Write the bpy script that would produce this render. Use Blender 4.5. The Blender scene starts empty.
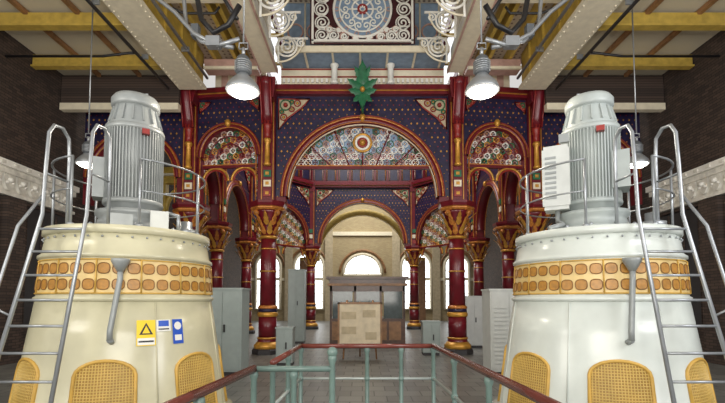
import bpy, math, random
from mathutils import Vector, Matrix
random.seed(3)
pi=math.pi
scn=bpy.context.scene
# ------------------------------------------------------------ materials
MATS={}
def mat(name,col,rough=.5,metal=0,var=.15,vs=6,bump=0,emit=None,spec=.5,alpha=1):
    m=bpy.data.materials.new(name); m.use_nodes=True
    nt=m.node_tree; b=nt.nodes['Principled BSDF']
    b.inputs['Roughness'].default_value=rough; b.inputs['Metallic'].default_value=metal
    b.inputs['Specular IOR Level'].default_value=spec
    tc=nt.nodes.new('ShaderNodeTexCoord'); n=nt.nodes.new('ShaderNodeTexNoise')
    n.inputs['Scale'].default_value=vs; n.inputs['Detail'].default_value=5
    nt.links.new(tc.outputs['Object'],n.inputs['Vector'])
    r=nt.nodes.new('ShaderNodeValToRGB')
    r.color_ramp.elements[0].position=.3; r.color_ramp.elements[1].position=.7
    r.color_ramp.elements[0].color=(*[c*(1-var) for c in col],1)
    r.color_ramp.elements[1].color=(*[min(1,c*(1+var)) for c in col],1)
    nt.links.new(n.outputs['Fac'],r.inputs['Fac']); nt.links.new(r.outputs['Color'],b.inputs['Base Color'])
    if bump:
        bp=nt.nodes.new('ShaderNodeBump'); bp.inputs['Strength'].default_value=bump
        nt.links.new(n.outputs['Fac'],bp.inputs['Height']); nt.links.new(bp.outputs['Normal'],b.inputs['Normal'])
    if emit:
        b.inputs['Emission Color'].default_value=(*emit[0],1); b.inputs['Emission Strength'].default_value=emit[1]
    MATS[name]=m; return m
def brick_mat(name,c1,c2,mortar,scale=1,axes='YZ',bw=.23,rh=.075,ms=.008,rough=.85):
    m=mat(name,c1,rough); nt=m.node_tree; b=nt.nodes['Principled BSDF']
    tc=nt.nodes.new('ShaderNodeTexCoord'); sp=nt.nodes.new('ShaderNodeSeparateXYZ'); cb=nt.nodes.new('ShaderNodeCombineXYZ')
    nt.links.new(tc.outputs['Object'],sp.inputs[0])
    nt.links.new(sp.outputs[axes[0]],cb.inputs[0]); nt.links.new(sp.outputs[axes[1]],cb.inputs[1])
    br=nt.nodes.new('ShaderNodeTexBrick'); br.inputs['Scale'].default_value=scale
    br.inputs['Color1'].default_value=(*c1,1); br.inputs['Color2'].default_value=(*c2,1); br.inputs['Mortar'].default_value=(*mortar,1)
    br.inputs['Brick Width'].default_value=bw; br.inputs['Row Height'].default_value=rh; br.inputs['Mortar Size'].default_value=ms
    nt.links.new(cb.outputs[0],br.inputs['Vector']); nt.links.new(br.outputs['Color'],b.inputs['Base Color'])
    return m
def perf_mat(name,c1,c2,axes='XY',size=.11):
    m=mat(name,c1,.6); nt=m.node_tree; b=nt.nodes['Principled BSDF']
    tc=nt.nodes.new('ShaderNodeTexCoord'); v=nt.nodes.new('ShaderNodeTexVoronoi'); v.inputs['Scale'].default_value=1/size
    v.inputs['Randomness'].default_value=0
    nt.links.new(tc.outputs['Object'],v.inputs['Vector'])
    r=nt.nodes.new('ShaderNodeValToRGB'); r.color_ramp.elements[0].position=.28; r.color_ramp.elements[1].position=.36
    r.color_ramp.elements[0].color=(*c2,1); r.color_ramp.elements[1].color=(*c1,1)
    nt.links.new(v.outputs['Distance'],r.inputs['Fac']); nt.links.new(r.outputs['Color'],b.inputs['Base Color'])
    return m
mat('maroon',(.135,.008,.015),.28,var=.2)
mat('maroon_dark',(.045,.005,.010),.35,var=.2)
mat('red',(.26,.02,.015),.35)
mat('navy',(.017,.013,.046),.35,var=.4)
mat('gold',(.56,.28,.045),.35,.35,var=.3)
mat('orange_gold',(.48,.18,.035),.4,.2,var=.45,vs=14)
mat('cream',(.76,.69,.53),.55,var=.08)
mat('white_paint',(.8,.79,.74),.5,var=.05)
mat('pink',(.50,.31,.26),.6)
mat('ochre',(.52,.36,.07),.45,var=.18)
mat('leaf_green',(.014,.13,.055),.4,var=.3)
mat('pale_blue',(.22,.31,.43),.6)
mat('motor_grey',(.28,.30,.30),.4,.1,var=.08)
mat('motor_light',(.37,.41,.40),.4,.0,var=.06)
mat('motor_dark',(.10,.11,.12),.45,.2)
mat('base_left',(.56,.53,.37),.22,var=.09,vs=2.5)
mat('base_right',(.60,.64,.60),.22,var=.08,vs=2.5)
mat('amber',(.58,.35,.07),.45,var=.15)
mat('vent_grid',(.62,.43,.12),.4,var=.1)
mat('vent_back',(.38,.22,.05),.5,var=.1)
mat('amber_pale',(.68,.50,.21),.4,var=.08)
mat('oval',(.42,.20,.035),.4,var=.2,vs=20)
mat('amber_dark',(.22,.10,.02),.5,var=.2)
mat('steel',(.34,.36,.38),.35,.6,var=.1)
mat('handrail',(.15,.038,.028),.2,var=.25)
mat('post_green',(.12,.18,.16),.35)
mat('rail_grey',(.36,.40,.38),.3,.2)
mat('black',(.012,.012,.014),.4)
mat('dark_iron',(.03,.028,.03),.5)
mat('cabinet_grey',(.30,.35,.34),.4,var=.06)
mat('cabinet_light',(.55,.57,.55),.4,var=.06)
mat('wood_dark',(.075,.028,.013),.3,var=.35,vs=9)
mat('wood_light',(.26,.13,.055),.45,var=.3)
mat('paper',(.64,.55,.40),.7,var=.14,vs=5)
mat('sign_yellow',(.85,.6,.01),.4,var=0)
mat('sign_blue',(.01,.08,.5),.4,var=0)
mat('lamp_glow',(1,1,1),.4,var=0,emit=((1,.95,.85),6))
mat('window_glow',(.9,.95,1),.4,var=0,emit=((.95,.98,1),2.6))
mat('sky_glass',(.9,.95,1),.4,var=0,emit=((.93,.97,1),1.3))
mat('glass_dark',(.06,.08,.08),.08,var=.3)
mat('plaster',(.48,.40,.27),.8)
mat('stone',(.66,.64,.58),.8,var=.2,bump=.3)
brick_mat('brick_dark',(.040,.027,.022),(.085,.055,.042),(.02,.017,.015))
brick_mat('brick_tan',(.46,.37,.21),(.38,.29,.16),(.30,.25,.17),axes='XZ')
brick_mat('floor_tiles',(.20,.20,.185),(.13,.13,.12),(.04,.04,.04),axes='XY',bw=.4,rh=.4,ms=.01,rough=.38)
perf_mat('perforated',(.62,.57,.45),(.08,.07,.05))
perf_mat('lattice_pink',(.66,.58,.47),(.2,.13,.1),size=.16)
# ------------------------------------------------------------ builder
class B:
    def __init__(s): s.v=[];s.f=[];s.m=[];s.sm=[];s.names=[];s.M=Matrix.Identity(4)
    def mi(s,n):
        if n not in s.names: s.names.append(n)
        return s.names.index(n)
    def add(s,vs,fs,m,smooth=False):
        o=len(s.v); s.v+= [tuple(s.M@Vector(p)) for p in vs]
        k=s.mi(m)
        for f in fs: s.f.append(tuple(i+o for i in f)); s.m.append(k); s.sm.append(smooth)
    def box(s,x0,x1,y0,y1,z0,z1,m):
        vs=[(x,y,z) for x in(x0,x1) for y in(y0,y1) for z in(z0,z1)]
        s.add(vs,[(0,1,3,2),(4,6,7,5),(0,4,5,1),(2,3,7,6),(0,2,6,4),(1,5,7,3)],m)
    def cbox(s,cx,cy,cz,sx,sy,sz,m): s.box(cx-sx/2,cx+sx/2,cy-sy/2,cy+sy/2,cz-sz/2,cz+sz/2,m)
    def lathe(s,prof,m,c=(0,0,0),n=24,smooth=True,rot=0):
        vs=[];fs=[];k=len(prof)
        for i in range(n):
            a=2*pi*i/n+rot
            for r,z in prof: vs.append((c[0]+r*math.cos(a),c[1]+r*math.sin(a),c[2]+z))
        for i in range(n):
            j=(i+1)%n
            for q in range(k-1): fs.append((i*k+q,j*k+q,j*k+q+1,i*k+q+1))
        fs.append(tuple(i*k for i in range(n))[::-1]); fs.append(tuple(i*k+k-1 for i in range(n)))
        s.add(vs,fs,m,smooth)
    def ball(s,c,r,m,n=8,sz=1):
        s.lathe([(max(.001,r*math.sin(pi*i/6)),-r*sz*math.cos(pi*i/6)) for i in range(7)],m,c,n)
    def tube(s,pts,r,m,n=6,closed=False):
        P=[Vector(p) for p in pts]; k=len(P)
        if k<2:return
        vs=[];fs=[];up=None
        for i in range(k):
            if closed: t=P[(i+1)%k]-P[i-1]
            else: t=P[min(i+1,k-1)]-P[max(i-1,0)]
            if t.length<1e-9: t=Vector((0,0,1))
            t.normalize()
            if up is None:
                up=Vector((0,0,1)) if abs(t.z)<.9 else Vector((0,1,0))
            a=up-t*up.dot(t)
            if a.length<1e-5: a=Vector((1,0,0))-t*t.x
            a.normalize(); up=a; b=t.cross(a)
            for q in range(n):
                th=2*pi*q/n; vs.append(P[i]+(a*math.cos(th)+b*math.sin(th))*r)
        for i in range(k if closed else k-1):
            j=(i+1)%k
            for q in range(n): fs.append((i*n+q,i*n+(q+1)%n,j*n+(q+1)%n,j*n+q))
        if not closed: fs.append(tuple(range(n))[::-1]); fs.append(tuple((k-1)*n+q for q in range(n)))
        s.add(vs,fs,m,True)
    def prism(s,pts,y0,y1,m):
        n=len(pts); vs=[(p[0],y0,p[1]) for p in pts]+[(p[0],y1,p[1]) for p in pts]
        fs=[tuple(range(n)),tuple(range(n,2*n))[::-1]]+[(i,(i+1)%n+0,(i+1)%n+n,i+n) for i in range(n)]
        s.add(vs,fs,m)
    def obj(s,name,parent=None,loc=None):
        me=bpy.data.meshes.new(name); me.from_pydata(s.v,[],s.f)
        for n in s.names: me.materials.append(MATS[n])
        me.polygons.foreach_set('material_index',s.m); me.polygons.foreach_set('use_smooth',s.sm)
        me.update()
        o=bpy.data.objects.new(name,me); scn.collection.objects.link(o)
        if parent: o.parent=parent
        return o
def inst(o,name,M):
    q=bpy.data.objects.new(name,o.data); scn.collection.objects.link(q); q.matrix_world=M; return q
def empty(name):
    e=bpy.data.objects.new(name,None); scn.collection.objects.link(e); return e
def circ(cx,cz,r,y,n=20,a0=0,a1=2*pi):
    return [(cx+r*math.cos(a0+(a1-a0)*i/n),y,cz+r*math.sin(a0+(a1-a0)*i/n)) for i in range(n+ (0 if abs(a1-a0-2*pi)<1e-6 else 1))]
def spiral(cx,cz,r,y,turns=1.6,d=1,a0=0,n=26):
    return [(cx+r*(1-.85*i/n)*math.cos(a0+d*2*pi*turns*i/n),y,cz+r*(1-.85*i/n)*math.sin(a0+d*2*pi*turns*i/n)) for i in range(n+1)]
def leaf(b,base,dirv,L,W,m,nrm=Vector((0,-1,0)),curl=.3):
    base=Vector(base); d=Vector(dirv).normalized(); sd=d.cross(nrm).normalized()
    prof=[.25,.8,1,.75,.9,.55,.6,.25,.02]; vs=[];n=len(prof)
    for i,w in enumerate(prof):
        t=i/(n-1); c=base+d*L*t+nrm*(curl*L*t*t)
        vs+=[c-sd*W*w/2, c+nrm*W*.15, c+sd*W*w/2]
    fs=[]
    for i in range(n-1):
        for q in(0,1): fs.append((i*3+q,i*3+q+1,i*3+q+4,i*3+q+3))
    b.add(vs,fs,m,True)
# ------------------------------------------------------------ column
SPR=4.73
def build_column():
    b=B()
    b.lathe([(.46,0),(.46,.12),(.42,.16)],'dark_iron',n=8,smooth=False,rot=pi/8)
    b.lathe([(.40,.16),(.40,.26),(.36,.30),(.31,.36)],'gold')
    b.lathe([(.34,.32),(.29,.38),(.285,.5)],'maroon')
    b.lathe([(.30,.44),(.31,.47),(.28,.5)],'gold')
    b.lathe([(.27,.48),(.27,1.12)],'maroon')
    b.lathe([(.29,1.10),(.31,1.14),(.31,1.2),(.28,1.24)],'gold')
    b.lathe([(.28,1.24),(.28,1.34)],'navy'); b.lathe([(.285,1.34),(.30,1.38),(.26,1.44)],'orange_gold')
    b.lathe([(.245,1.42),(.235,2.5),(.225,3.45)],'maroon')
    b.lathe([(.25,2.44),(.262,2.46),(.25,2.48)],'gold')
    b.lathe([(.235,3.12),(.25,3.14),(.235,3.16)],'gold')
    b.lathe([(.24,3.44),(.28,3.47),(.28,3.50),(.24,3.54)],'gold')
    b.lathe([(.235,3.54),(.24,3.7),(.29,3.95),(.40,4.22),(.43,4.3)],'maroon')
    for row,(z,L,n,off,r) in enumerate([(3.56,.40,10,0,.25),(3.84,.42,10,.5,.30)]):
        for i in range(n):
            a=2*pi*(i+off)/n; nr=Vector((math.cos(a),math.sin(a),0))
            leaf(b,(nr.x*r,nr.y*r,z),(nr.x*.35,nr.y*.35,1),L,.17,'orange_gold' if (i+row)%2 else 'gold',nr,.35)
    for i in range(4):
        a=pi/4+i*pi/2; b.ball((.44*math.cos(a),.44*math.sin(a),4.2),.09,'orange_gold',8)
    b.lathe([(.50,4.28),(.55,4.33),(.55,4.36),(.50,4.40)],'orange_gold',n=8,smooth=False,rot=pi/8)
    b.lathe([(.52,4.40),(.56,4.48),(.56,4.55),(.45,4.58)],'maroon',n=8,smooth=False,rot=pi/8)
    b.cbox(0,0,6.2,.42,.5,3.3,'maroon')
    for sx in(-1,1):
        for yy in(-.26,.26):
            b.cbox(sx*.17,yy,6.2,.02,.04,3.2,'gold')
    for z,m in((4.8,'red'),(5.1,'cream'),(5.4,'leaf_green')):
        b.cbox(0,-.27,z,.22,.05,.2,m); b.cbox(0,-.30,z,.1,.03,.09,'gold')
        b.cbox(0,.27,z,.22,.05,.2,m)
    for z in (6.75,7.1,7.4):
        b.cbox(0,-.26,z,.2,.04,.06,'gold')
    b.lathe([(.09,5.62),(.12,5.66),(.08,5.72),(.07,6.3),(.10,6.35),(.12,6.4),(.09,6.45)],'gold',c=(0,-.32,0),n=10)
    b.lathe([(.09,6.44),(.09,6.6),(.12,6.8),(.17,6.95)],'red',c=(0,-.32,0),n=10)
    b.prism([(-.22,7.6),(.22,7.6),(.27,8.0),(.27,8.22),(-.27,8.22),(-.27,8.0)],-.6,.3,'maroon')
    pts=[(-.001,-.30,6.9),(-.001,-.38,7.2),(-.001,-.52,7.6),(-.001,-.62,7.95),(-.001,-.6,8.15)]
    b.tube(pts,.17,'maroon',10)
    for sx in(-1,1): b.tube([(sx*.15,p[1]-.1,p[2]) for p in pts],.022,'red',6)
    b.ball((0,-.62,8.03),.19,'maroon',10)
    return b
colbase=build_column().obj('ornate_iron_column')
V=[(-2.86,12.9),(-5.35,13.2),(-5.6,16.3),(-5.6,20.5),(-2.86,23.6),(2.86,23.6),(5.6,20.5),(5.6,16.3),(5.35,13.2),(2.86,12.9)]
def colM(x,y,rz): return Matrix.Translation((x,y,0))@Matrix.Rotation(rz,4,'Z')
rots=[0,0,-pi/2,-pi/2,pi,pi,pi/2,pi/2,0,0]
colbase.matrix_world=colM(*V[0],0)
for (x,y),r in list(zip(V,rots))[1:]: inst(colbase,'ornate_iron_column',colM(x,y,r))
# ------------------------------------------------------------ arches
def arch_face(p0,p1,R,spring,tracery=0,top=7.84,drum=False,name='ornate_iron_arch',endgap=.44):
    p0=Vector((*p0,0));p1=Vector((*p1,0)); W=(p1-p0).length-endgap
    u=(p1-p0).normalized(); w=Vector((-u.y,u.x,0))
    b=B(); n=32; y0,y1=-.13,.13
    ang=[pi*i/n for i in range(n+1)]
    arc=[(R*math.cos(a),spring+R*math.sin(a)) for a in ang]
    hw=W/2
    for yy in(y0,y1):
        vs=[];fs=[]
        for x,z in arc: vs+=[(x,yy,z),(x,yy,top)]
        for i in range(n): fs.append((2*i,2*i+1,2*i+3,2*i+2))
        b.add(vs,fs,'navy')
        for s in(-1,1): b.add([(s*R,yy,spring),(s*hw,yy,spring),(s*hw,yy,top),(s*R,yy,top)],[(0,1,2,3)],'navy')
    b.add([(x,yy,z) for x,z in arc for yy in(y0,y1)],[(2*i,2*i+1,2*i+3,2*i+2) for i in range(n)],'maroon')
    if hw-R>.02:
        for s in(-1,1):
            b.box(min(s*R,s*hw),max(s*R,s*hw),y0,y1,4.56,spring,'maroon')
    def ring(r0,r1,ya,yb,m):
        vs=[];fs=[]
        for a in ang:
            for r in(r0,r1):
                for yy in(ya,yb): vs.append((r*math.cos(a),yy,spring+r*math.sin(a)))
        for i in range(n):
            o=4*i
            fs+= [(o,o+4,o+6,o+2),(o+1,o+3,o+7,o+5),(o,o+1,o+5,o+4),(o+2,o+6,o+7,o+3)]
        b.add(vs,fs,m,True)
    t=min(.15,max(.07,hw-R))
    ring(R-.05,R+t*.5,-.22,.22,'maroon'); ring(R+t*.5,R+t,-.19,.19,'orange_gold')
    for s in(-1,1):
        for rr,m in((R-.05,'orange_gold'),(R+t,'red')):
            b.tube([(rr*math.cos(a),s*.21,spring+rr*math.sin(a)) for a in ang],.016,m,6)
        if spring>4.8:
            for q in(-1,1): b.tube([(q*(R-.03),s*.2,4.6),(q*(R-.03),s*.2,spring)],.022,'orange_gold')
        def dia(x,z,r,m):
            b.add([(x-r,s*.137,z),(x,s*.137,z-r*1.3),(x+r,s*.137,z),(x,s*.137,z+r*1.3)],[(0,1,2,3)],m)
        k=int(R*15)
        for i in range(k+1):
            a=pi*i/k; x=(R+t+.10)*math.cos(a); z=spring+(R+t+.10)*math.sin(a)
            if abs(x)<hw-.05 and z<top-.05: b.ball((x,s*.14,z),.020,'gold',5)
        g=.18; z=spring+.1; row=0
        while z<top-.08:
            x=-hw+.08+(g/2 if row%2 else 0)
            while x<hw-.06:
                if math.hypot(x,z-spring)>R+t+.2: dia(x,z,.020 if (row%3) else .030,('gold','red','orange_gold')[row%3])
                x+=g
            z+=g*.8; row+=1
        for sx in(-1,1):
            L=(.95 if R>1.5 else .34)
            x0=sx*(hw-.08); z0=top-.10
            tri=[(x0,s*.17,z0),(x0-sx*L,s*.17,z0),(x0-sx*L*.75,s*.17,z0-L*.28),(x0-sx*L*.3,s*.17,z0-L*.62),(x0,s*.17,z0-L)]
            b.add([(p[0],s*.15,p[2]) for p in tri],[(0,1,2,3,4)],'plaster')
            b.tube(tri,.026,'red',6,True)
            for (fx,fz,fr) in((.22,.2,.17),(.6,.14,.1),(.16,.6,.1),(.42,.34,.08),(.42,.1,.06),(.1,.42,.06)):
                b.tube(circ(x0-sx*L*fx,z0-L*fz,L*fr,s*.18,12),.02,'leaf_green' if fr>.15 or fr<.07 else 'red',5,True)
                b.ball((x0-sx*L*fx,s*.18,z0-L*fz),L*fr*.45,'red' if fr>.15 else 'gold',6)
    b.box(-hw,hw,-.3,.3,top,top+.09,'maroon'); b.box(-hw,hw,-.33,.33,top+.09,top+.11,'gold'); b.box(-hw,hw,-.38,.38,top+.11,top+.26,'maroon')
    for s in(-1,1):
        b.ball((0,s*.24,spring+R+.08),.09,'gold',10,1.4)
    if tracery:
        zb=spring+R*(.42 if tracery==1 else -.25)
        hb=math.sqrt(max(0,R*R-(zb-spring)**2))-.05 if tracery==1 else R-.05
        b.box(-hb,hb,-.06,.06,zb-.10,zb,'maroon'); b.box(-hb,hb,-.07,.07,zb-.02,zb+.01,'orange_gold')
        cols=['white_paint','pink','pale_blue','white_paint','leaf_green'] if tracery==1 else ['white_paint','red','leaf_green','pink','gold']
        st=.22 if tracery==1 else .2
        z=zb+st*.5;row=0
        while z<spring+R-.08:
            x=-R+(st/2 if row%2 else 0)
            while x<R:
                if math.hypot(x,max(0,z-spring))<R-st*.42:
                    kx=int(round(x/st*2))
                    m=cols[(kx+row*2)%5]
                    b.tube(circ(x,z,st*.46,0,10),.015 if tracery==1 else .02,m,4,True)
                    b.ball((x,0,z),st*.11,'maroon' if (row+kx)%3 else 'gold',5)
                    for q in range(4):
                        a=q*pi/2+pi/4; b.tube([(x+st*.1*math.cos(a),0,z+st*.1*math.sin(a)),(x+st*.45*math.cos(a),0,z+st*.45*math.sin(a))],.010,m,4)
                x+=st
            z+=st*.88;row+=1
        if tracery==1:
            for i in range(1,8):
                a=pi*i/8
                if R*math.sin(a)>zb-spring+.2:
                    k0=(zb-spring)/(R*math.sin(a))
                    b.tube([(R*k0*math.cos(a),-.02,zb),(R*.97*math.cos(a),-.02,spring+R*.97*math.sin(a))],.022,'maroon',5)
            for rr,m in((.27,'gold'),(.2,'white_paint'),(.12,'red')):
                b.tube(circ(0,spring+R*.72,rr,-.08,20),.04,m,6,True)
            b.ball((0,-.1,spring+R*.72),.1,'gold',8)
            b.tube([(R*.97*math.cos(a),-.05,spring+R*.97*math.sin(a)) for a in ang],.02,'cream',6)
        else:
            for q in(-1,1):
                r2=R*.44
                b.tube([(q*R*.5+r2*math.cos(a),-.02,zb-.5+r2*math.sin(a)) for a in ang],.04,'gold',6)
                b.tube([(q*R*.5+(r2-.07)*math.cos(a),-.02,zb-.5+(r2-.07)*math.sin(a)) for a in ang],.03,'red',6)
            for rr in(.45,.72):
                b.tube([(R*rr*math.cos(a),-.03,spring+R*rr*math.sin(a)) for a in ang],.022,'maroon',5)
    M=Matrix((( u.x,w.x,0,(p0.x+p1.x)/2),(u.y,w.y,0,(p0.y+p1.y)/2),(0,0,1,0),(0,0,0,1)))
    o=b.obj(name); o.matrix_world=M
    if drum:
        d=B(); Wd=(p1-p0).length-.1
        d.box(-Wd/2,Wd/2,-.1,.1,8.12,8.25,'maroon')
        d.box(-Wd/2,Wd/2,-.1,.1,9.5,9.7,'maroon'); d.box(-Wd/2,Wd/2,-.04,.04,8.25,9.5,'maroon_dark')
        d.box(-Wd/2,Wd/2,-.12,.12,9.46,9.49,'gold')
        nb=int(Wd/.7)
        for i in range(nb+1):
            x=-Wd/2+Wd*i/nb; d.cbox(x,0,8.9,.08,.22,1.3,'maroon')
            if i<nb:
                xc=x+Wd/nb/2; rr=Wd/nb*.34
                for s in(-1,1):
                    d.tube([(xc+rr,s*.08,8.3),(xc+rr,s*.08,8.95)]+circ(xc,8.95,rr,s*.08,10,0,pi)+[(xc-rr,s*.08,8.3)],.022,'orange_gold' if i%2 else 'pink',5)
                    d.add([(xc-rr*.8,s*.05,8.3),(xc+rr*.8,s*.05,8.3),(xc+rr*.8,s*.05,8.95),(xc-rr*.8,s*.05,8.95)],[(0,1,2,3)],'navy')
        d.box(-Wd/2,Wd/2,-.05,.05,9.7,12.3,'maroon_dark')
        for i in range(nb):
            xc=-Wd/2+Wd*(i+.5)/nb
            for s in(-1,1): d.box(xc-Wd/nb*.3,xc+Wd/nb*.3,s*.06-.01,s*.06+.01,9.9,11.6,'pale_blue')
        q=d.obj('gallery_balustrade'); q.matrix_world=M
RR=2.33
arch_face(V[0],V[9],RR,SPR,tracery=1)
arch_face(V[1],V[0],.93,6.02,tracery=2)
arch_face(V[9],V[8],.93,6.02,tracery=2)
arch_face(V[2],V[1],1.15,5.2)
arch_face(V[8],V[7],1.15,5.2)
arch_face(V[3],V[2],1.7,4.9,drum=True)
arch_face(V[7],V[6],1.7,4.9,drum=True)
arch_face(V[4],V[3],1.6,4.9,tracery=2,drum=True)
arch_face(V[6],V[5],1.6,4.9,tracery=2,drum=True)
arch_face(V[4],V[5],RR,SPR,drum=True)
arch_face((-8.9,13.2),V[1],1.35,5.4)
arch_face(V[8],(8.9,13.2),1.35,5.4)
# green leaf finial
b=B(); c=Vector((0,12.3,7.26))
b.lathe([(.05,0),(.09,.2),(.05,.6),(.09,.9),(.04,1.0)],'leaf_green',c=c,n=8)
for (dx,dz,z,L,W) in((0,1,.65,.68,.38),(-1,.55,.55,.5,.3),(1,.55,.55,.5,.3),(-1,.05,.45,.42,.28),(1,.05,.45,.42,.28),(-.7,-.7,.4,.4,.24),(.7,-.7,.4,.4,.24),(0,-1,.35,.4,.26),(-.6,1,.8,.45,.24),(.6,1,.8,.45,.24)):
    leaf(b,(c.x,c.y-.08,c.z+z),(dx,0,dz),L,W,'leaf_green',Vector((0,-1,0)),.2)
b.ball((0,12.16,7.76),.08,'gold',8); b.tube([(0,12.3,7.3),(0,12.58,7.22)],.04,'leaf_green')
b.obj('green_leaf_finial')
b=B()
b.box(-2.5,2.5,12.75,13.15,8.12,8.72,'cream')
for z in(8.16,8.42,8.66): b.box(-2.5,2.5,12.72,12.75,z,z+.035,'red')
for i in range(34): b.cbox(-2.4+4.8*i/33,12.70,8.30,.07,.05,.12,'white_paint')
b.box(-2.5,2.5,11.9,13.15,8.74,8.84,'pale_blue')
for i in range(7): b.box(-2.5+i*.8,-2.44+i*.8,11.9,12.72,8.70,8.74,'cream')
b.box(-2.5,2.5,11.84,11.9,8.70,8.88,'cream')
for x in(-.85,.85):
    b.lathe([(.10,8.12),(.13,8.15),(.09,8.2),(.09,8.6),(.13,8.68),(.13,8.72)],'white_paint',c=(x,12.55,0),n=10)
    b.cbox(x,12.5,8.92,.16,.16,.16,'white_paint')
b.obj('painted_entablature')
b=B()
b.box(-2.47,2.47,12.95,13.1,8.85,12.45,'pale_blue')
for i in range(8):
    x=-2.1+i*.6; b.tube(circ(x,10.0,.24,12.93,14),.03,'pink',5,True); b.tube([(x+.3,12.93,8.9),(x+.3,12.93,11)],.03,'cream',5)
for s in(-1,1):
    xa,xb=sorted((s*3.02,s*4.6)); b.box(xa,xb,12.98,13.1,8.12,12.45,'cream')
    for k in range(4): b.box(s*(3.25+k*.35)-.1,s*(3.25+k*.35)+.1,12.95,12.98,8.25,8.85,'pink')
    xa,xb=sorted((s*5.7,s*8.9)); b.box(xa,xb,13.2,13.35,8.12,12.45,'brick_dark')
b.obj('wall_upper_front')
# white wrought screen
b=B(); Y=11.75
b.box(-1.5,1.5,Y+.04,Y+.07,8.9,10.6,'maroon_dark')
b.lathe([(.001,0),(.8,0)],'pale_blue',n=3) if False else None
pts=circ(0,9.9,.84,Y+.03,32); b.add(pts,[tuple(range(32))],'pale_blue')
for zz in(8.94,): b.box(-1.45,1.45,Y-.03,Y+.03,zz,zz+.05,'white_paint')
for x in(-1.42,1.42): b.cbox(x,Y,9.75,.06,.06,1.7,'white_paint')
b.tube(circ(0,9.9,.82,Y,40),.04,'white_paint',6,True); b.tube(circ(0,9.9,.66,Y,40),.025,'white_paint',6,True)
for i in range(14):
    a=2*pi*i/14
    b.tube(spiral(.5*math.cos(a),9.9+.5*math.sin(a),.12,Y,1.3,1 if i%2 else -1,a),.022,'white_paint',5)
    b.tube(circ(.74*math.cos(a),9.9+.74*math.sin(a),.06,Y,8),.015,'pink',4,True)
for i in range(8):
    a=2*pi*i/8+pi/2; b.tube([(.05*math.cos(a),Y,9.9+.05*math.sin(a)),(.4*math.cos(a),Y,9.9+.4*math.sin(a))],.025,'white_paint',5)
b.tube(circ(0,9.9,.3,Y,20),.03,'white_paint',5,True); b.tube(circ(0,9.9,.12,Y,12),.04,'red',5,True)
for sx in(-1,1):
    for x,z,r in((1.16,9.13,.16),(.82,9.12,.13),(1.15,9.5,.18),(1.18,9.9,.18),(1.15,10.3,.2),(.52,9.09,.11),(.95,9.3,.09),(.2,9.05,.08),(.68,9.28,.07)):
        b.tube(spiral(sx*x,z,r,Y,1.7,sx,0),.025,'white_paint',5)
        b.tube(circ(sx*x,z,r*1.1,Y,16),.02,'white_paint' if r>.12 else 'pink',5,True)
    b.tube([(sx*.1,Y,9.0),(sx*.5,Y,9.22),(sx*.9,Y,9.35),(sx*1.35,Y,9.4)],.022,'white_paint',5)
b.obj('wrought_iron_screen')
def scroll_bracket(x,y,z,s,k=1):
    b=B()
    b.tube(spiral(-s*.28*k,-.28*k,.27*k,0,1.8,s,pi/2),.035*k,'white_paint',6)
    b.tube(circ(-s*.28*k,-.28*k,.33*k,0,22),.035*k,'white_paint',6,True)
    b.tube(spiral(-s*.75*k,-.16*k,.15*k,0,1.5,-s,pi/2),.03*k,'white_paint',6)
    b.tube([(0,0,-.85*k),(0,0,0),(-s*.98*k,0,0)],.04*k,'white_paint',6)
    b.tube(circ(-s*.02*k,-.0*k,.8*k,0,14,pi if s>0 else pi*2,pi*1.5),.03*k,'cream',6)
    for i in range(6):
        a=2*pi*i/6; b.ball((-s*.28*k+.2*k*math.cos(a),0,-.28*k+.2*k*math.sin(a)),.045*k,'cream',6)
    o=b.obj('scroll_bracket'); o.location=(x,y,z)
for s in(-1,1):
    scroll_bracket(s*2.38,11.7,9.0,s,.85); scroll_bracket(s*2.38,9.6,8.95,s,.9); scroll_bracket(s*2.38,10.6,9.0,s,.8)
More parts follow.
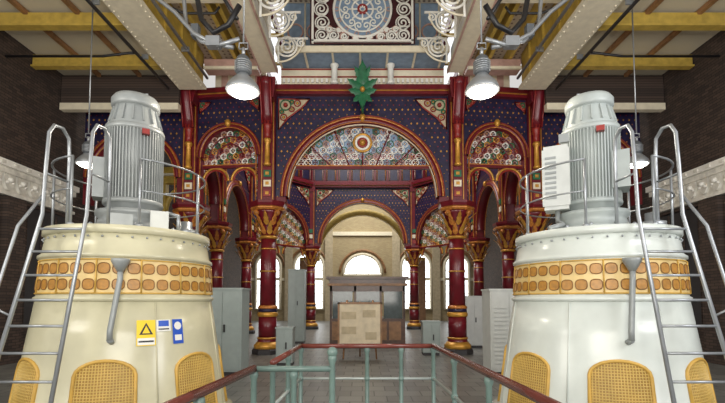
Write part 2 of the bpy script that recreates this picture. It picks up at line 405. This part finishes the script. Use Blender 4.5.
# ------------------------------------------------------------ roof beams & ceiling
for s in(-1,1):
    b=B()
    xa,xb=sorted((s*4.62,s*5.42))
    b.box(xa,xb,3,12.3,7.82,7.9,'cream')
    xa,xb=sorted((s*4.72,s*5.32)); b.box(xa,xb,3,12.3,7.9,8.9,'ochre')
    for yy in [3.5+i*.9 for i in range(10)]:
        xa,xb=sorted((s*4.66,s*5.38)); b.box(xa,xb,yy,yy+.05,7.9,8.85,'ochre')
    for sx in(4.68,5.36):
        for i in range(52): b.ball((s*sx,3.1+i*.175,7.815),.022,'cream',5)
    b.obj('riveted_roof_girder')
    b=B(); xa,xb=sorted((s*2.48,s*3.0))
    b.box(xa,xb,3,12.2,8.28,8.38,'cream'); xa,xb=sorted((s*2.6,s*2.88)); b.box(xa,xb,3,12.2,8.38,9.0,'white_paint')
    for sx in(2.5,2.98): b.box(s*sx-.02,s*sx+.02,3,12.2,8.25,8.3,'pink')
    b.obj('cream_roof_beam')
    for x in(3.45,3.7,4.3):
        b=B(); b.box(s*x-.05,s*x+.05,3,12.6,8.62,8.66,'ochre'); b.box(s*x-.015,s*x+.015,3,12.6,8.66,8.98,'ochre')
        b.obj('ochre_ceiling_joist')
    b=B(); xa,xb=sorted((s*3.05,s*4.6))
    b.box(xa,xb,12.05,12.4,8.3,8.6,'pink'); b.box(xa,xb,11.98,12.05,8.28,8.36,'cream')
    b.box(xa,xb,9.3,9.5,8.45,8.6,'cream')
    b.obj('cream_cross_beam')
    b=B(); xa,xb=sorted((s*5.45,s*8.95))
    for y in(7.6,9.5,11.2):
        b.box(xa,xb,y+.03,y+.09,7.94,8.25,'ochre'); b.box(xa,xb,y-.04,y+.16,7.9,7.94,'ochre')
    b.box(xa,xb,12.3,12.5,7.22,7.42,'cream'); b.box(xa,xb,12.35,12.45,7.42,8.28,'brick_dark')
    for x in(6.6,7.8):
        b.box(s*x-.05,s*x+.05,3,12.3,8.2,8.3,'wood_light')
    b.obj('ochre_cross_girder')
    b=B(); b.box(xa,xb,3,13,8.32,8.4,'perforated'); b.obj('ceiling_side')
    b=B()
    b.tube([(s*4.45,3.2,7.95),(s*4.45,11.9,7.95)],.04,'steel',8)
    b.tube([(s*4.32,3.2,8.05),(s*4.32,9.0,8.05),(s*4.0,9.2,8.0),(s*3.3,9.2,8.0),(s*3.2,9.2,8.15)],.028,'black',8)
    b.tube([(s*5.6,3.2,7.7),(s*5.6,12.0,7.7)],.04,'dark_iron',8)
    b.tube([(s*5.6,10.2,7.7),(s*6.4,10.2,7.6),(s*8.8,10.2,7.6)],.03,'black',8)
    for y in(4.5,6.5,8.5,10.5): b.cbox(s*4.5,y,7.96,.2,.04,.12,'steel'); b.cbox(s*5.52,y,7.76,.16,.04,.12,'steel')
    b.obj('service_pipe')
b=B(); b.box(-2.95,2.95,3,12.9,10.9,11.0,'lattice_pink')
for s in (-1,1): b.box(min(s*2.9,s*3.0),max(s*2.9,s*3.0),3,12.9,9.0,10.9,'plaster')
b.obj('ceiling_centre')
for s in(-1,1):
    b=B(); xa,xb=sorted((s*3.0,s*5.4)); b.box(xa,xb,3,13,9.0,9.1,'lattice_pink'); b.obj('ceiling_bay')
b=B(); b.box(-5.6,5.6,13.3,25,12.5,12.6,'sky_glass')
b.obj('ceiling_lantern_glass')
b=B()
for i in range(-5,6): b.box(i*1.1-.06,i*1.1+.06,13.3,24,11.9,12.3,'maroon')
for i in range(6): b.box(-5.6,5.6,14+i*2-.06,14+i*2+.06,11.8,11.9,'ochre')
b.obj('lantern_roof_truss')
# ------------------------------------------------------------ walls/floor
b=B(); b.box(-9.2,9.2,-4,36,-.2,0,'floor_tiles'); b.obj('floor')
def side_wall(s):
    b=B(); x0,x1=sorted((s*9.0,s*9.3))
    b.box(x0,x1,4,36,0,12.6,'brick_dark')
    f=s*9.0
    def bx(y0,y1,z0,z1,d,m):
        a,c=sorted((f,f-s*d)); b.box(a,c,y0,y1,z0,z1,m)
    bx(4,13,4.90,5.06,.26,'white_paint'); bx(4,13,4.76,4.90,.16,'stone'); bx(4,13,4.22,4.30,.14,'stone'); bx(4,13,4.3,4.76,.03,'stone')
    for i in range(22):
        y=4.2+i*.4
        n=8
        vs=[(f-s*.03,y+.18*math.cos(pi*k/n+pi),4.76+.40*math.sin(pi*k/n+pi)) for k in range(n+1)]
        vs2=[(f-s*.11,p[1],p[2]) for p in vs]
        b.add(vs2,[tuple(range(n+1))],'stone'); b.add(vs+vs2,[(k,k+1,k+n+2,k+n+1) for k in range(n)],'white_paint')
        b.ball((f-s*.13,y,4.62),.07,'white_paint',8)
        for dd in(-.09,.09): b.ball((f-s*.12,y+dd,4.55),.04,'white_paint',6)
        bx(y-.06,y+.06,4.94,5.01,.29,'stone')
    for yc in(6.6,9.4,12.1):
        bx(yc-.9,yc+.9,.9,4.1,.02,'dark_iron')
        b.tube([(f-s*.04,yc-.9,.9),(f-s*.04,yc-.9,4.1),(f-s*.04,yc+.9,4.1),(f-s*.04,yc+.9,.9)],.05,'brick_dark',5)
        for k in range(4): bx(yc-.85+k*.55,yc-.81+k*.55,.9,4.05,.05,'brick_dark')
    for y in(5.2,8.0,10.8): bx(y-.3,y+.3,0,4.2,.16,'brick_dark')
    b.obj('wall_left' if s<0 else 'wall_right')
side_wall(-1); side_wall(1)
b=B(); YF=33.
b.box(-9,9,YF,YF+.3,0,12.5,'brick_tan')
b.box(-9,9,YF-.15,YF,6.6,6.9,'cream'); b.box(-9,9,YF-.1,YF,3.1,3.3,'cream')
for x in(-5.7,-2.6,2.6,5.7): b.box(x-.3,x+.3,YF-.2,YF,0,8,'plaster')
b.obj('wall_back')
def arched_window(xc,z0,zs,r,name,Y=YF-.02):
    b=B()
    pts=[(r,z0)]+[(r*math.cos(pi*i/16),zs+r*math.sin(pi*i/16)) for i in range(17)]+[(-r,z0)]
    b.add([(p[0],-.02,p[1]) for p in pts],[tuple(range(len(pts)))],'window_glow')
    b.tube([(p[0],-.06,p[1]) for p in pts],.12,'cream',6,True)
    b.tube([((r+.3)*math.cos(pi*i/16),-.05,zs+(r+.3)*math.sin(pi*i/16)) for i in range(17)],.1,'wood_light',6)
    for k in(-.33,.33): b.box(k*r-.025,k*r+.025,-.08,-.03,z0,zs+r*.93,'dark_iron')
    z=z0+.6
    while z<=zs+.05: b.box(-r,r,-.08,-.03,z-.02,z+.02,'dark_iron'); z+=.6
    o=b.obj(name); o.location=(xc,Y,0)
arched_window(0,3.5,3.7,1.45,'window_1')
for i,x in enumerate((-4.15,4.15)): arched_window(x,.9,4.2,1.15,f'window_{i+2}')
for i,x in enumerate((-7.3,7.3)): arched_window(x,.9,4.2,.95,f'window_{i+4}')
for s in(-1,1):
    b=B(); xa,xb=sorted((s*6.0,s*8.7))
    b.box(xa,xb,18,18.3,6.6,7.3,'ochre'); b.box(xa,xb,17.9,18,6.9,7.0,'cream')
    b.tube([(s*7.35+1.1*math.cos(pi*i/16),18.1,5.4+1.1*math.sin(pi*i/16)) for i in range(17)],.12,'ochre',8)
    for x in(6.15,8.55): b.cbox(s*x,18.1,3.3,.3,.3,6.6,'ochre')
    b.obj('ochre_iron_arcade')
b=B(); Y=27
for s in(-1,1):
    b.box(min(s*3.3,s*4.0),max(s*3.3,s*4.0),Y,Y+.6,0,4.1,'wood_light')
n=24;vs=[];fs=[]
for i in range(n+1):
    a=pi*i/n
    for r in(2.75,3.1):
        for yy in(Y,Y+.5): vs.append((r*math.cos(a),yy,4.3+r*math.sin(a)))
for i in range(n):
    o=4*i; fs+=[(o,o+4,o+6,o+2),(o+1,o+3,o+7,o+5),(o,o+1,o+5,o+4),(o+2,o+6,o+7,o+3)]
b.add(vs,fs,'ochre',True)
b.box(-4,-2.75,Y,Y+.5,4.1,4.3,'ochre'); b.box(2.75,4,Y,Y+.5,4.1,4.3,'ochre')
b.obj('ochre_rear_arch')
# ------------------------------------------------------------ motors
def prof_r(z):
    P=[(0,1.33),(.1,1.30),(1.17,1.14),(1.62,1.07),(2.12,1.04),(2.3,1.0),(2.5,.95)]
    for (a,ra),(c,rc) in zip(P,P[1:]):
        if z<=c: return ra+(rc-ra)*(z-a)/(c-a)
    return .95
def motor(s):
    C=Vector((s*3.26,6.0,0)); f=Vector((-C.x,-C.y,0)).normalized(); rt=Vector((-f.y,f.x,0))
    if rt.x<0: rt=-rt
    root=empty('vertical_pump_motor')
    BM='base_left' if s<0 else 'base_right'
    MG='motor_grey' if s<0 else 'motor_light'
    def S(a,z,off=0):
        r=prof_r(z)+off
        return (C.x+(f.x*math.cos(a)+rt.x*math.sin(a))*r, C.y+(f.y*math.cos(a)+rt.y*math.sin(a))*r, z)
    b=B()
    b.lathe([(1.40,0),(1.40,.06),(1.33,.08),(1.30,.1),(1.14,1.17),(1.075,1.58)],BM,c=(C.x,C.y,0),n=64)
    b.lathe([(1.075,1.58),(1.10,1.60),(1.10,1.63),(1.07,1.65),(1.045,2.1)],BM,c=(C.x,C.y,0),n=64)
    b.lathe([(1.045,2.1),(1.07,2.12),(1.07,2.15),(1.03,2.18),(1.01,2.3),(.99,2.40)],BM,c=(C.x,C.y,0),n=64)
    b.lathe([(.99,2.40),(1.03,2.42),(1.03,2.5),(.9,2.52),(.001,2.53)],BM,c=(C.x,C.y,0),n=64)
    def patch(a0,a1,z0,z1,off,m,na=6):
        vs=[S(a0+(a1-a0)*i/na,z,off) for i in range(na+1) for z in(z0,z1)]
        b.add(vs,[(2*i,2*i+2,2*i+3,2*i+1) for i in range(na)],m)
    N=14
    patch(0,2*pi,1.68,2.08,.006,'amber_pale',64)
    for i in range(N):
        a0=2*pi*i/N+.1; a1=a0+2*pi/N
        for zz in(1.68,2.08): b.tube([S(a0+(a1-a0)*q/6,zz,.010) for q in range(7)],.010,'amber',5)
        b.tube([S(a0,1.68,.012),S(a0,2.08,.012)],.010,'amber',5)
        for row,zc in enumerate((1.785,1.975)):
            for k in range(3):
                ac=a0+(a1-a0)*(k+.5)/3
                el=[S(ac+.060*math.copysign(abs(math.cos(t))**.7,math.cos(t)),zc+.062*math.copysign(abs(math.sin(t))**.7,math.sin(t)),.012) for t in [2*pi*q/20 for q in range(20)]]
                b.add(el,[tuple(range(20))],'oval'); b.tube(el,.006,'amber_dark',4,True)
    NV=7
    for i in range(NV):
        ac=2*pi*i/NV+(-.20 if s<0 else .20)
        hw=.26
        z0,z1=.12,.74
        out=[(-hw,z0),(hw,z0),(hw,z1)]+[(hw*math.cos(t), z1+.17*math.sin(t)) for t in [pi*q/10 for q in range(1,10)]]+[(-hw,z1)]
        cols=20; vs=[];fs=[]
        for q in range(cols+1):
            x=-hw+2*hw*q/cols; zt=z1+.17*math.sqrt(max(0,1-(x/hw)**2))
            vs+=[S(ac+x,z0,.004),S(ac+x,zt,.004)]
        fs=[(2*q,2*q+2,2*q+3,2*q+1) for q in range(cols)]
        b.add(vs,fs,'vent_back')
        for q in range(1,cols):
            x=-hw+2*hw*q/cols; zt=z1+.17*math.sqrt(max(0,1-(x/hw)**2))
            b.tube([S(ac+x,z0,.008),S(ac+x,zt,.008)],.006,'vent_grid',4)
        z=z0+.04
        while z<z1+.155:
            w=hw if z<z1 else hw*math.sqrt(max(0,1-((z-z1)/.17)**2))
            b.tube([S(ac-w+2*w*q/6,z,.008) for q in range(7)],.006,'vent_grid',4); z+=.032
        ol=[]
        for j in range(len(out)):
            p,q2=out[j],out[(j+1)%len(out)]
            kk=6 if abs(p[0]-q2[0])>.3 else 1
            for e in range(kk): ol.append(S(ac+p[0]+(q2[0]-p[0])*e/kk,p[1]+(q2[1]-p[1])*e/kk,.006))
        b.tube(ol,.022,'amber',6,True)
    for i in range(NV):
        a=2*pi*(i+.5)/NV+(-.2 if s<0 else .2); b.tube([S(a,.1,.002),S(a,1.57,.002)],.010,BM,4)
    for i in range(40):
        a=2*pi*i/40; b.ball(S(a,2.36,.03),.014,'steel',5)
    b.obj('pump_base',root)
    b=B(); cx,cy=C.x,C.y
    K=.9
    def L(pr,m,n=40): b.lathe([(r*K if r<.6 else r,2.53+(z-2.53)*.925) for r,z in pr],m,c=(cx,cy,0),n=n)
    L([(.62,2.53),(.62,2.58),(.5,2.62),(.47,2.74),(.52,2.78),(.52,2.84),(.43,2.86)],MG)
    L([(.385,2.86),(.385,4.12),(.37,4.18),(.31,4.42),(.30,4.48)],MG)
    L([(.34,4.46),(.35,4.5),(.35,4.58),(.31,4.64),(.12,4.68),(.001,4.69)],MG)
    L([(.42,4.06),(.43,4.09),(.42,4.14)],MG)
    L([(.42,2.95),(.43,2.98),(.42,3.02)],MG)
    zz=lambda z:2.53+(z-2.53)*.925
    for i in range(56):
        a=2*pi*i/56; o=b.M; b.M=Matrix.Translation((cx,cy,0))@Matrix.Rotation(a,4,'Z')
        b.box(.34,.378,-.007,.007,zz(3.02),zz(4.06),MG); b.M=o
    for i in range(12):
        a=2*pi*i/12; b.ball((cx+.57*math.cos(a),cy+.57*math.sin(a),2.59),.03,'steel',6)
    for i in range(16):
        a=2*pi*i/16; o=b.M; b.M=Matrix.Translation((cx,cy,0))@Matrix.Rotation(a,4,'Z')
        b.prism([(.33,zz(4.2)),(.275,zz(4.44)),(.295,zz(4.44)),(.355,zz(4.2))],-.008,.008,MG); b.M=o
    for sx in(-1,1):
        b.tube([(cx+sx*.12-.04,cy,zz(4.66)),(cx+sx*.12-.04,cy,zz(4.73)),(cx+sx*.12+.04,cy,zz(4.73)),(cx+sx*.12+.04,cy,zz(4.66))],.012,'steel',5)
    b.obj('motor_body',root)
    b=B()
    b.M=Matrix.Translation((cx,cy,0))@Matrix(((rt.x,-f.x,0,0),(rt.y,-f.y,0,0),(0,0,1,0),(0,0,0,1)))
    if s>0:
        b.box(-.58,-.27,-.42,-.12,2.85,3.75,'cabinet_light'); b.box(-.60,-.25,-.44,-.42,2.9,3.7,'cabinet_light')
        for i in range(9): b.box(-.56,-.42,-.455,-.44,3.0+i*.07,3.03+i*.07,'motor_grey')
        b.tube([(-.42,-.3,2.85),(-.42,-.3,2.7),(-.35,-.5,2.62),(-.5,-.7,2.55)],.035,'motor_grey',8)
        b.box(-.38,-.25,-.42,-.36,3.78,3.9,'motor_grey'); b.box(.08,.18,-.43,-.35,3.86,3.93,'red')
        b.box(.25,.46,-.3,.1,3.1,3.6,'motor_light')
    else:
        b.box(-.5,-.32,-.1,.2,3.0,3.55,'motor_grey'); b.box(.08,.17,-.43,-.35,3.86,3.93,'red')
        b.box(.2,.42,-.62,-.46,2.53,2.78,'cabinet_light')
        b.box(-.25,.0,-.76,-.66,2.53,2.68,'motor_grey')
        b.tube([(.55,-.5,2.53),(.55,-.5,2.75),(.4,-.42,2.8)],.03,'steel',6)
    b.lathe([(.16,2.53),(.16,2.6),(.08,2.62),(.08,2.72)],'steel',c=(.68,-.25,0),n=14)
    b.obj('terminal_box',root)
    b=B()
    lad=-.35 if s<0 else .35
    gap=.42; aa=[lad+gap+(2*pi-2*gap)*i/36 for i in range(37)]
    for z,r in((3.35,.014),(2.95,.011)): b.tube([(C.x+(f.x*math.cos(a)+rt.x*math.sin(a))*.95,C.y+(f.y*math.cos(a)+rt.y*math.sin(a))*.95,z) for a in aa],r,'steel',6)
    for i in range(0,37,6):
        a=aa[i]; p=(C.x+(f.x*math.cos(a)+rt.x*math.sin(a))*.95,C.y+(f.y*math.cos(a)+rt.y*math.sin(a))*.95)
        b.tube([(p[0],p[1],2.5),(p[0],p[1],3.35)],.016,'steel',6); b.lathe([(.04,2.5),(.04,2.53)],'steel',c=(p[0],p[1],0),n=8)
    b.obj('deck_guard_rail',root)
    if s<0:
        b=B()
        def plate(a0,a1,z0,z1,m,off=.012):
            vs=[S(a0+(a1-a0)*i/4,z,off) for i in range(5) for z in(z0,z1)]
            b.add(vs,[(2*i,2*i+2,2*i+3,2*i+1) for i in range(4)],m)
        A=.06
        plate(A,A+.18,1.06,1.36,'sign_yellow'); plate(A+.19,A+.34,1.22,1.36,'white_paint'); plate(A+.36,A+.48,1.06,1.36,'sign_blue')
        def tri(ac,z,w,h,m,off): b.add([S(ac-w,z,off),S(ac+w,z,off),S(ac,z+h,off)],[(0,1,2)],m)
        plate(A+.01,A+.17,1.07,1.15,'white_paint',.014)
        tri(A+.09,1.19,.065,.14,'black',.016); tri(A+.09,1.205,.038,.09,'sign_yellow',.018)
        plate(A+.21,A+.32,1.28,1.35,'sign_blue',.014)
        plate(A+.21,A+.32,1.24,1.255,'black',.015)
        plate(A+.02,A+.16,1.10,1.12,'black',.016)
        cc=[S(A+.42+.042*math.cos(2*pi*q/12),1.28+.05*math.sin(2*pi*q/12),.016) for q in range(12)]
        b.add(cc,[tuple(range(12))],'white_paint'); plate(A+.38,A+.46,1.1,1.17,'white_paint',.015)
        b.obj('warning_sign',root)
    b=B(); a=-.10 if s<0 else .35
    p=Vector(S(a,2.05,.10)); q=Vector(S(a-.06,1.15,.10))
    b.lathe([(.035,-.12),(.10,0),(.10,.03)],'motor_grey',c=(p.x,p.y,p.z),n=14)
    b.tube([p-Vector((0,0,.1)),p-Vector((0,0,.2)),q+Vector((0,0,.1)),q],.032,'motor_grey',8)
    b.tube([q,Vector(S(a-.06,1.12,0))],.035,'motor_grey',8)
    b.obj('oil_filler_pipe',root)
motor(-1); motor(1)
def ladder(s):
    b=B()
    def m(p): return (s*-p[0],p[1],p[2])
    A0,A1=Vector((-3.02,4.05,0)),Vector((-3.22,4.93,2.6))
    B0,B1=Vector((-3.72,4.05,0)),Vector((-3.74,4.93,2.6))
    for P0,P1 in((A0,A1),(B0,B1)):
        b.tube([m(P0),m(P1),m(P1+Vector((0,.03,.6))),m(P1+Vector((0,.06,1.0))),m(P1+Vector((0,.14,1.12))),m(P1+Vector((0,.28,1.14))),m(P1+Vector((0,.40,1.05))),m(P1+Vector((0,.42,.8))),m(P1+Vector((0,.42,-.05)))],.022,'steel',8)
        b.tube([m(P1+Vector((0,.03,.5))),m(P1+Vector((0,.42,.5)))],.014,'steel',6)
        b.cbox(*m(P0+Vector((0,0,.012))),.1,.14,.024,'steel')
    for i in range(9):
        t=.09+i*.105; b.tube([m(A0.lerp(A1,t)),m(B0.lerp(B1,t))],.015,'steel',6)
    O=Vector((-.16,-.06,.10))
    b.tube([m(B0.lerp(B1,.12)),m(B0.lerp(B1,.2)+O),m(B0.lerp(B1,.9)+O),m(B1+Vector((0,.02,.25)))],.018,'steel',6)
    b.tube([m(B0.lerp(B1,.55)),m(B0.lerp(B1,.55)+O)],.012,'steel',6)
    b.obj('steel_access_ladder')
ladder(-1); ladder(1)
# ------------------------------------------------------------ central railing
b=B()
hz=1.1
def rail(pts,r,m): b.tube(pts,r,m,8)
def post(x,y,top=1.08,m='post_green'):
    b.lathe([(.06,0),(.06,.02),(.022,.03),(.022,top-.06),(.033,top-.03),(.03,top)],m,c=(x,y,0),n=10)
    for z in(.4,.75): b.ball((x,y,z),.034,m,8)
rail([(.95,.9,hz),(.91,2.04,hz),(.77,4.67,hz)],.030,'handrail')
rail([(-.95,.9,hz),(-.91,2.04,hz),(-.79,3.13,hz)],.030,'handrail')
rail([(-.79,3.13,hz),(-.22,3.13,hz)],.022,'post_green')
rail([(-.72,3.45,hz),(-.67,4.67,hz)],.026,'handrail')
rail([(-.67,4.67,hz),(.77,4.67,hz)],.026,'handrail')
for z in(.4,.75):
    rail([(.93,1.2,z),(.77,4.67,z)],.014,'rail_grey'); rail([(-.94,1.2,z),(-.79,3.13,z)],.014,'rail_grey')
    rail([(-.79,3.13,z),(-.22,3.13,z)],.014,'rail_grey'); rail([(-.72,3.45,z),(-.67,4.67,z)],.014,'rail_grey'); rail([(-.67,4.67,z),(.77,4.67,z)],.014,'rail_grey')
for p in((.93,1.3),(.89,2.1),(.85,2.9),(.81,3.8),(.77,4.67),(.42,4.67),(.05,4.67),(-.33,4.67),(-.67,4.67),(-.72,3.45),(-.70,4.05),(-.79,3.13),(-.93,1.4),(-.87,2.3),(-.5,3.13)): post(*p)
post(-.22,3.13,1.2)
b.ball((-.22,3.13,1.22),.04,'post_green',10)
b.obj('walkway_railing')
# ------------------------------------------------------------ pendants
def pendant(x,y,z,k,top,energy=120):
    b=B()
    b.lathe([(.26*k,0),(.27*k,.02*k),(.24*k,.10*k),(.16*k,.2*k),(.10*k,.26*k),(.08*k,.3*k)],'steel',n=28)
    b.lathe([(.001,-.09*k),(.12*k,-.07*k),(.20*k,-.03*k),(.25*k,.015*k)],'lamp_glow',n=24)
    b.lathe([(.10*k,.28*k),(.12*k,.32*k),(.12*k,.5*k),(.09*k,.56*k),(.04*k,.6*k)],'motor_dark',n=16)
    for i in range(5): b.lathe([(.135*k,.33*k+i*.035*k),(.135*k,.343*k+i*.035*k)],'steel',n=16)
    b.tube([(0,0,.6*k),(0,0,.72*k)],.03*k,'steel'); b.tube([(-.07*k,0,.7*k),(-.07*k,0,.8*k),(.07*k,0,.8*k),(.07*k,0,.7*k),(-.07*k,0,.7*k)],.012,'steel')
    b.tube([(0,0,.8*k),(0,0,top-z)],.014,'steel')
    o=b.obj('industrial_pendant_lamp'); o.location=(x,y,z)
    l=bpy.data.lights.new('bulb','POINT'); l.energy=energy; l.shadow_soft_size=.15; l.color=(1,.9,.76)
    lo=bpy.data.objects.new('bulb',l); scn.collection.objects.link(lo); lo.parent=o; lo.location=(0,0,-.3*k)
for s in(-1,1):
    pendant(s*1.90,6.6,4.90,1,10.88,energy=120)
    pendant(s*5.9,9.0,4.5,.85,8.3,energy=60)
    b=B()
    b.tube([(s*4.5,6.9,7.8),(s*3.9,6.85,7.0),(s*3.1,6.8,6.35),(s*2.75,6.75,5.95),(s*2.35,6.7,5.72),(s*1.98,6.65,5.80)],.035,'steel',8)
    b.tube([(s*2.9,7,8.22),(s*2.85,7,6.9),(s*2.7,6.9,6.3),(s*2.45,6.8,6.0),(s*2.2,6.75,6.1),(s*2.0,6.7,6.4)],.045,'black',8)
    b.tube([(s*3.15,7,8.22),(s*3.05,7,6.8),(s*2.95,6.9,6.2),(s*2.65,6.8,5.85),(s*2.1,6.72,5.70)],.035,'steel',8)
    b.tube([(s*2.6,6.9,8.22),(s*2.45,6.9,7.2),(s*2.3,6.85,6.6),(s*2.05,6.75,6.2)],.03,'black',8)
    b.tube([(s*4.4,7.0,7.9),(s*4.0,7.1,7.2),(s*3.4,7.1,6.9),(s*3.0,7.05,7.1),(s*2.8,7.0,8.22)],.03,'black',8)
    b.cbox(s*2.42,6.72,5.78,.22,.14,.16,'steel'); b.cbox(s*2.75,6.8,6.02,.12,.12,.2,'motor_dark')
    b.obj('lamp_conduit')
# ------------------------------------------------------------ cabinets
def cabinet(x,y,w,d,h,m,name,louv=True,z0=.08):
    b=B(); b.box(-w/2+.02,w/2-.02,-d/2+.02,d/2,0,z0,'dark_iron'); b.box(-w/2,w/2,-d/2,d/2,z0,h,m)
    b.box(-w/2-.02,w/2+.02,-d/2-.02,d/2+.02,h,h+.04,m)
    for sx in(-1,1):
        x0=min(0.01*sx,sx*(w/2-.03)); x1=max(.01*sx,sx*(w/2-.03))
        b.box(x0,x1,-d/2-.015,-d/2,z0+.05,h-.05,m)
        if louv:
            for k in range(int((h-.5)/.09)): b.box(x0+.05,x1-.05,-d/2-.03,-d/2-.015,.25+k*.09,.28+k*.09,m)
    b.cbox(.05,-d/2-.035,h*.55,.03,.03,.16,'black')
    o=b.obj(name); o.location=(x,y,0)
cabinet(-2.98,9.4,.82,.6,1.82,'cabinet_grey','electrical_cabinet',False)
cabinet(3.12,9.4,.8,.6,1.8,'cabinet_light','electrical_cabinet',True)
cabinet(3.75,14.6,.55,.5,1.7,'cabinet_light','electrical_cabinet',False)
cabinet(-2.45,16.0,.6,.5,2.7,'cabinet_grey','electrical_cabinet',False)
cabinet(2.0,12.6,.5,.4,.95,'cabinet_grey','control_pedestal',False)
cabinet(-1.9,10.6,.4,.4,.9,'cabinet_grey','control_pedestal',False)
# ------------------------------------------------------------ kiosk
b=B(); x0,x1,y0,y1=-1.15,1.5,15.0,17.0
b.box(x0,x1,y0,y1,.0,.1,'dark_iron'); b.box(x0,x1,y0,y1,.1,.95,'wood_dark')
for x in(x0,x0+.85,x0+1.75,x1-.08):
    for y in(y0,y1-.08): b.box(x,x+.08,y,y+.08,.95,2.1,'wood_dark')
for y in(y0,y1-.08): b.box(x0,x1,y,y+.08,1.9,2.1,'wood_dark')
for x in(x0,x1-.08): b.box(x,x+.08,y0,y1,1.9,2.1,'wood_dark'); b.box(x+.03,x+.05,y0,y1,.95,1.9,'glass_dark')
b.box(x0-.08,x1+.08,y0-.08,y1+.08,2.1,2.18,'wood_light')
b.box(x0-.02,x1+.02,y0-.02,y1+.02,2.18,2.34,'wood_dark'); b.box(x0-.12,x1+.12,y0-.12,y1+.12,2.34,2.42,'wood_dark')
for i in range(5): b.box(x0+.08+i*.5,x0+.5+i*.5,y0-.02,y0,.2,.85,'wood_light')
b.box(x0+.9,x1-.85,y0+.02,y0+.04,.95,1.9,'glass_dark'); b.box(x1-.75,x1-.1,y0+.02,y0+.04,.95,1.9,'glass_dark')
b.box(x0+.1,x0+.8,y0+.02,y0+.04,.95,1.9,'glass_dark')
b.obj('wooden_control_kiosk')
b=B()
b.box(-.56,.56,-.02,.02,.35,1.5,'paper')
for (a,c,d,e) in((-.6,.6,.31,.36),(-.6,.6,1.49,1.54),(-.6,-.55,.31,1.54),(.55,.6,.31,1.54)): b.box(a,c,-.04,.03,d,e,'wood_light')
for sx in(-1,1):
    b.tube([(sx*.45,.04,0),(sx*.35,.05,1.6)],.025,'wood_light',6)
b.tube([(0,.6,0),(0,.06,1.55)],.025,'wood_light',6)
for k,(x,z,w) in enumerate(((-.3,1.2,.4),(.25,1.25,.35),(-.3,.8,.4),(.3,.65,.3))): b.box(x-w/2,x+w/2,-.03,-.02,z-.12,z+.08,'plaster')
o=b.obj('display_board'); o.location=(-.07,11.6,0)
# ------------------------------------------------------------ lights & world
def area(name,loc,rot,size,energy,col=(1,1,1)):
    l=bpy.data.lights.new(name,'AREA'); l.energy=energy; l.size=size; l.color=col
    o=bpy.data.objects.new(name,l); scn.collection.objects.link(o); o.location=loc; o.rotation_euler=rot
R=math.radians
area('skylight_rear',(0,18,11.5),(0,0,0),6,700,(1,.96,.9))
area('skylight_hall',(0,29,10),(0,0,0),5,600,(1,.97,.88))  # added fill lamp that brightens the far wall
area('window_daylight_left',(-6.5,1.0,4.5),(R(84),0,R(-25)),2.5,190,(1,.95,.86))  # added soft fill for the left motor side, no window built here
area('window_daylight_right',(6.5,1.0,4.5),(R(84),0,R(25)),2.5,240,(.97,.97,1))  # matching fill lamp added on the right, not an actual window
area('window_daylight_rear',(0,-2.5,3.5),(R(122),0,0),5,620,(1,.96,.88))  # unseen lamp added behind the camera, tilted up to lighten the ceiling
w=bpy.data.worlds.new('World'); scn.world=w; w.use_nodes=True
w.node_tree.nodes['Background'].inputs[0].default_value=(1,.97,.94,1); w.node_tree.nodes['Background'].inputs[1].default_value=.68
scn.view_settings.view_transform='Standard'
# ------------------------------------------------------------ camera
F=426; P=math.radians(3)
cd=bpy.data.cameras.new('camera'); cam=bpy.data.objects.new('camera',cd); scn.collection.objects.link(cam)
cam.location=(0,0,1.6); cam.rotation_euler=(pi/2+P,0,0); cd.sensor_width=36; cd.lens=F/725*36; cd.shift_y=(98.5-F*math.tan(P))/725; cd.clip_start=.05
scn.camera=cam
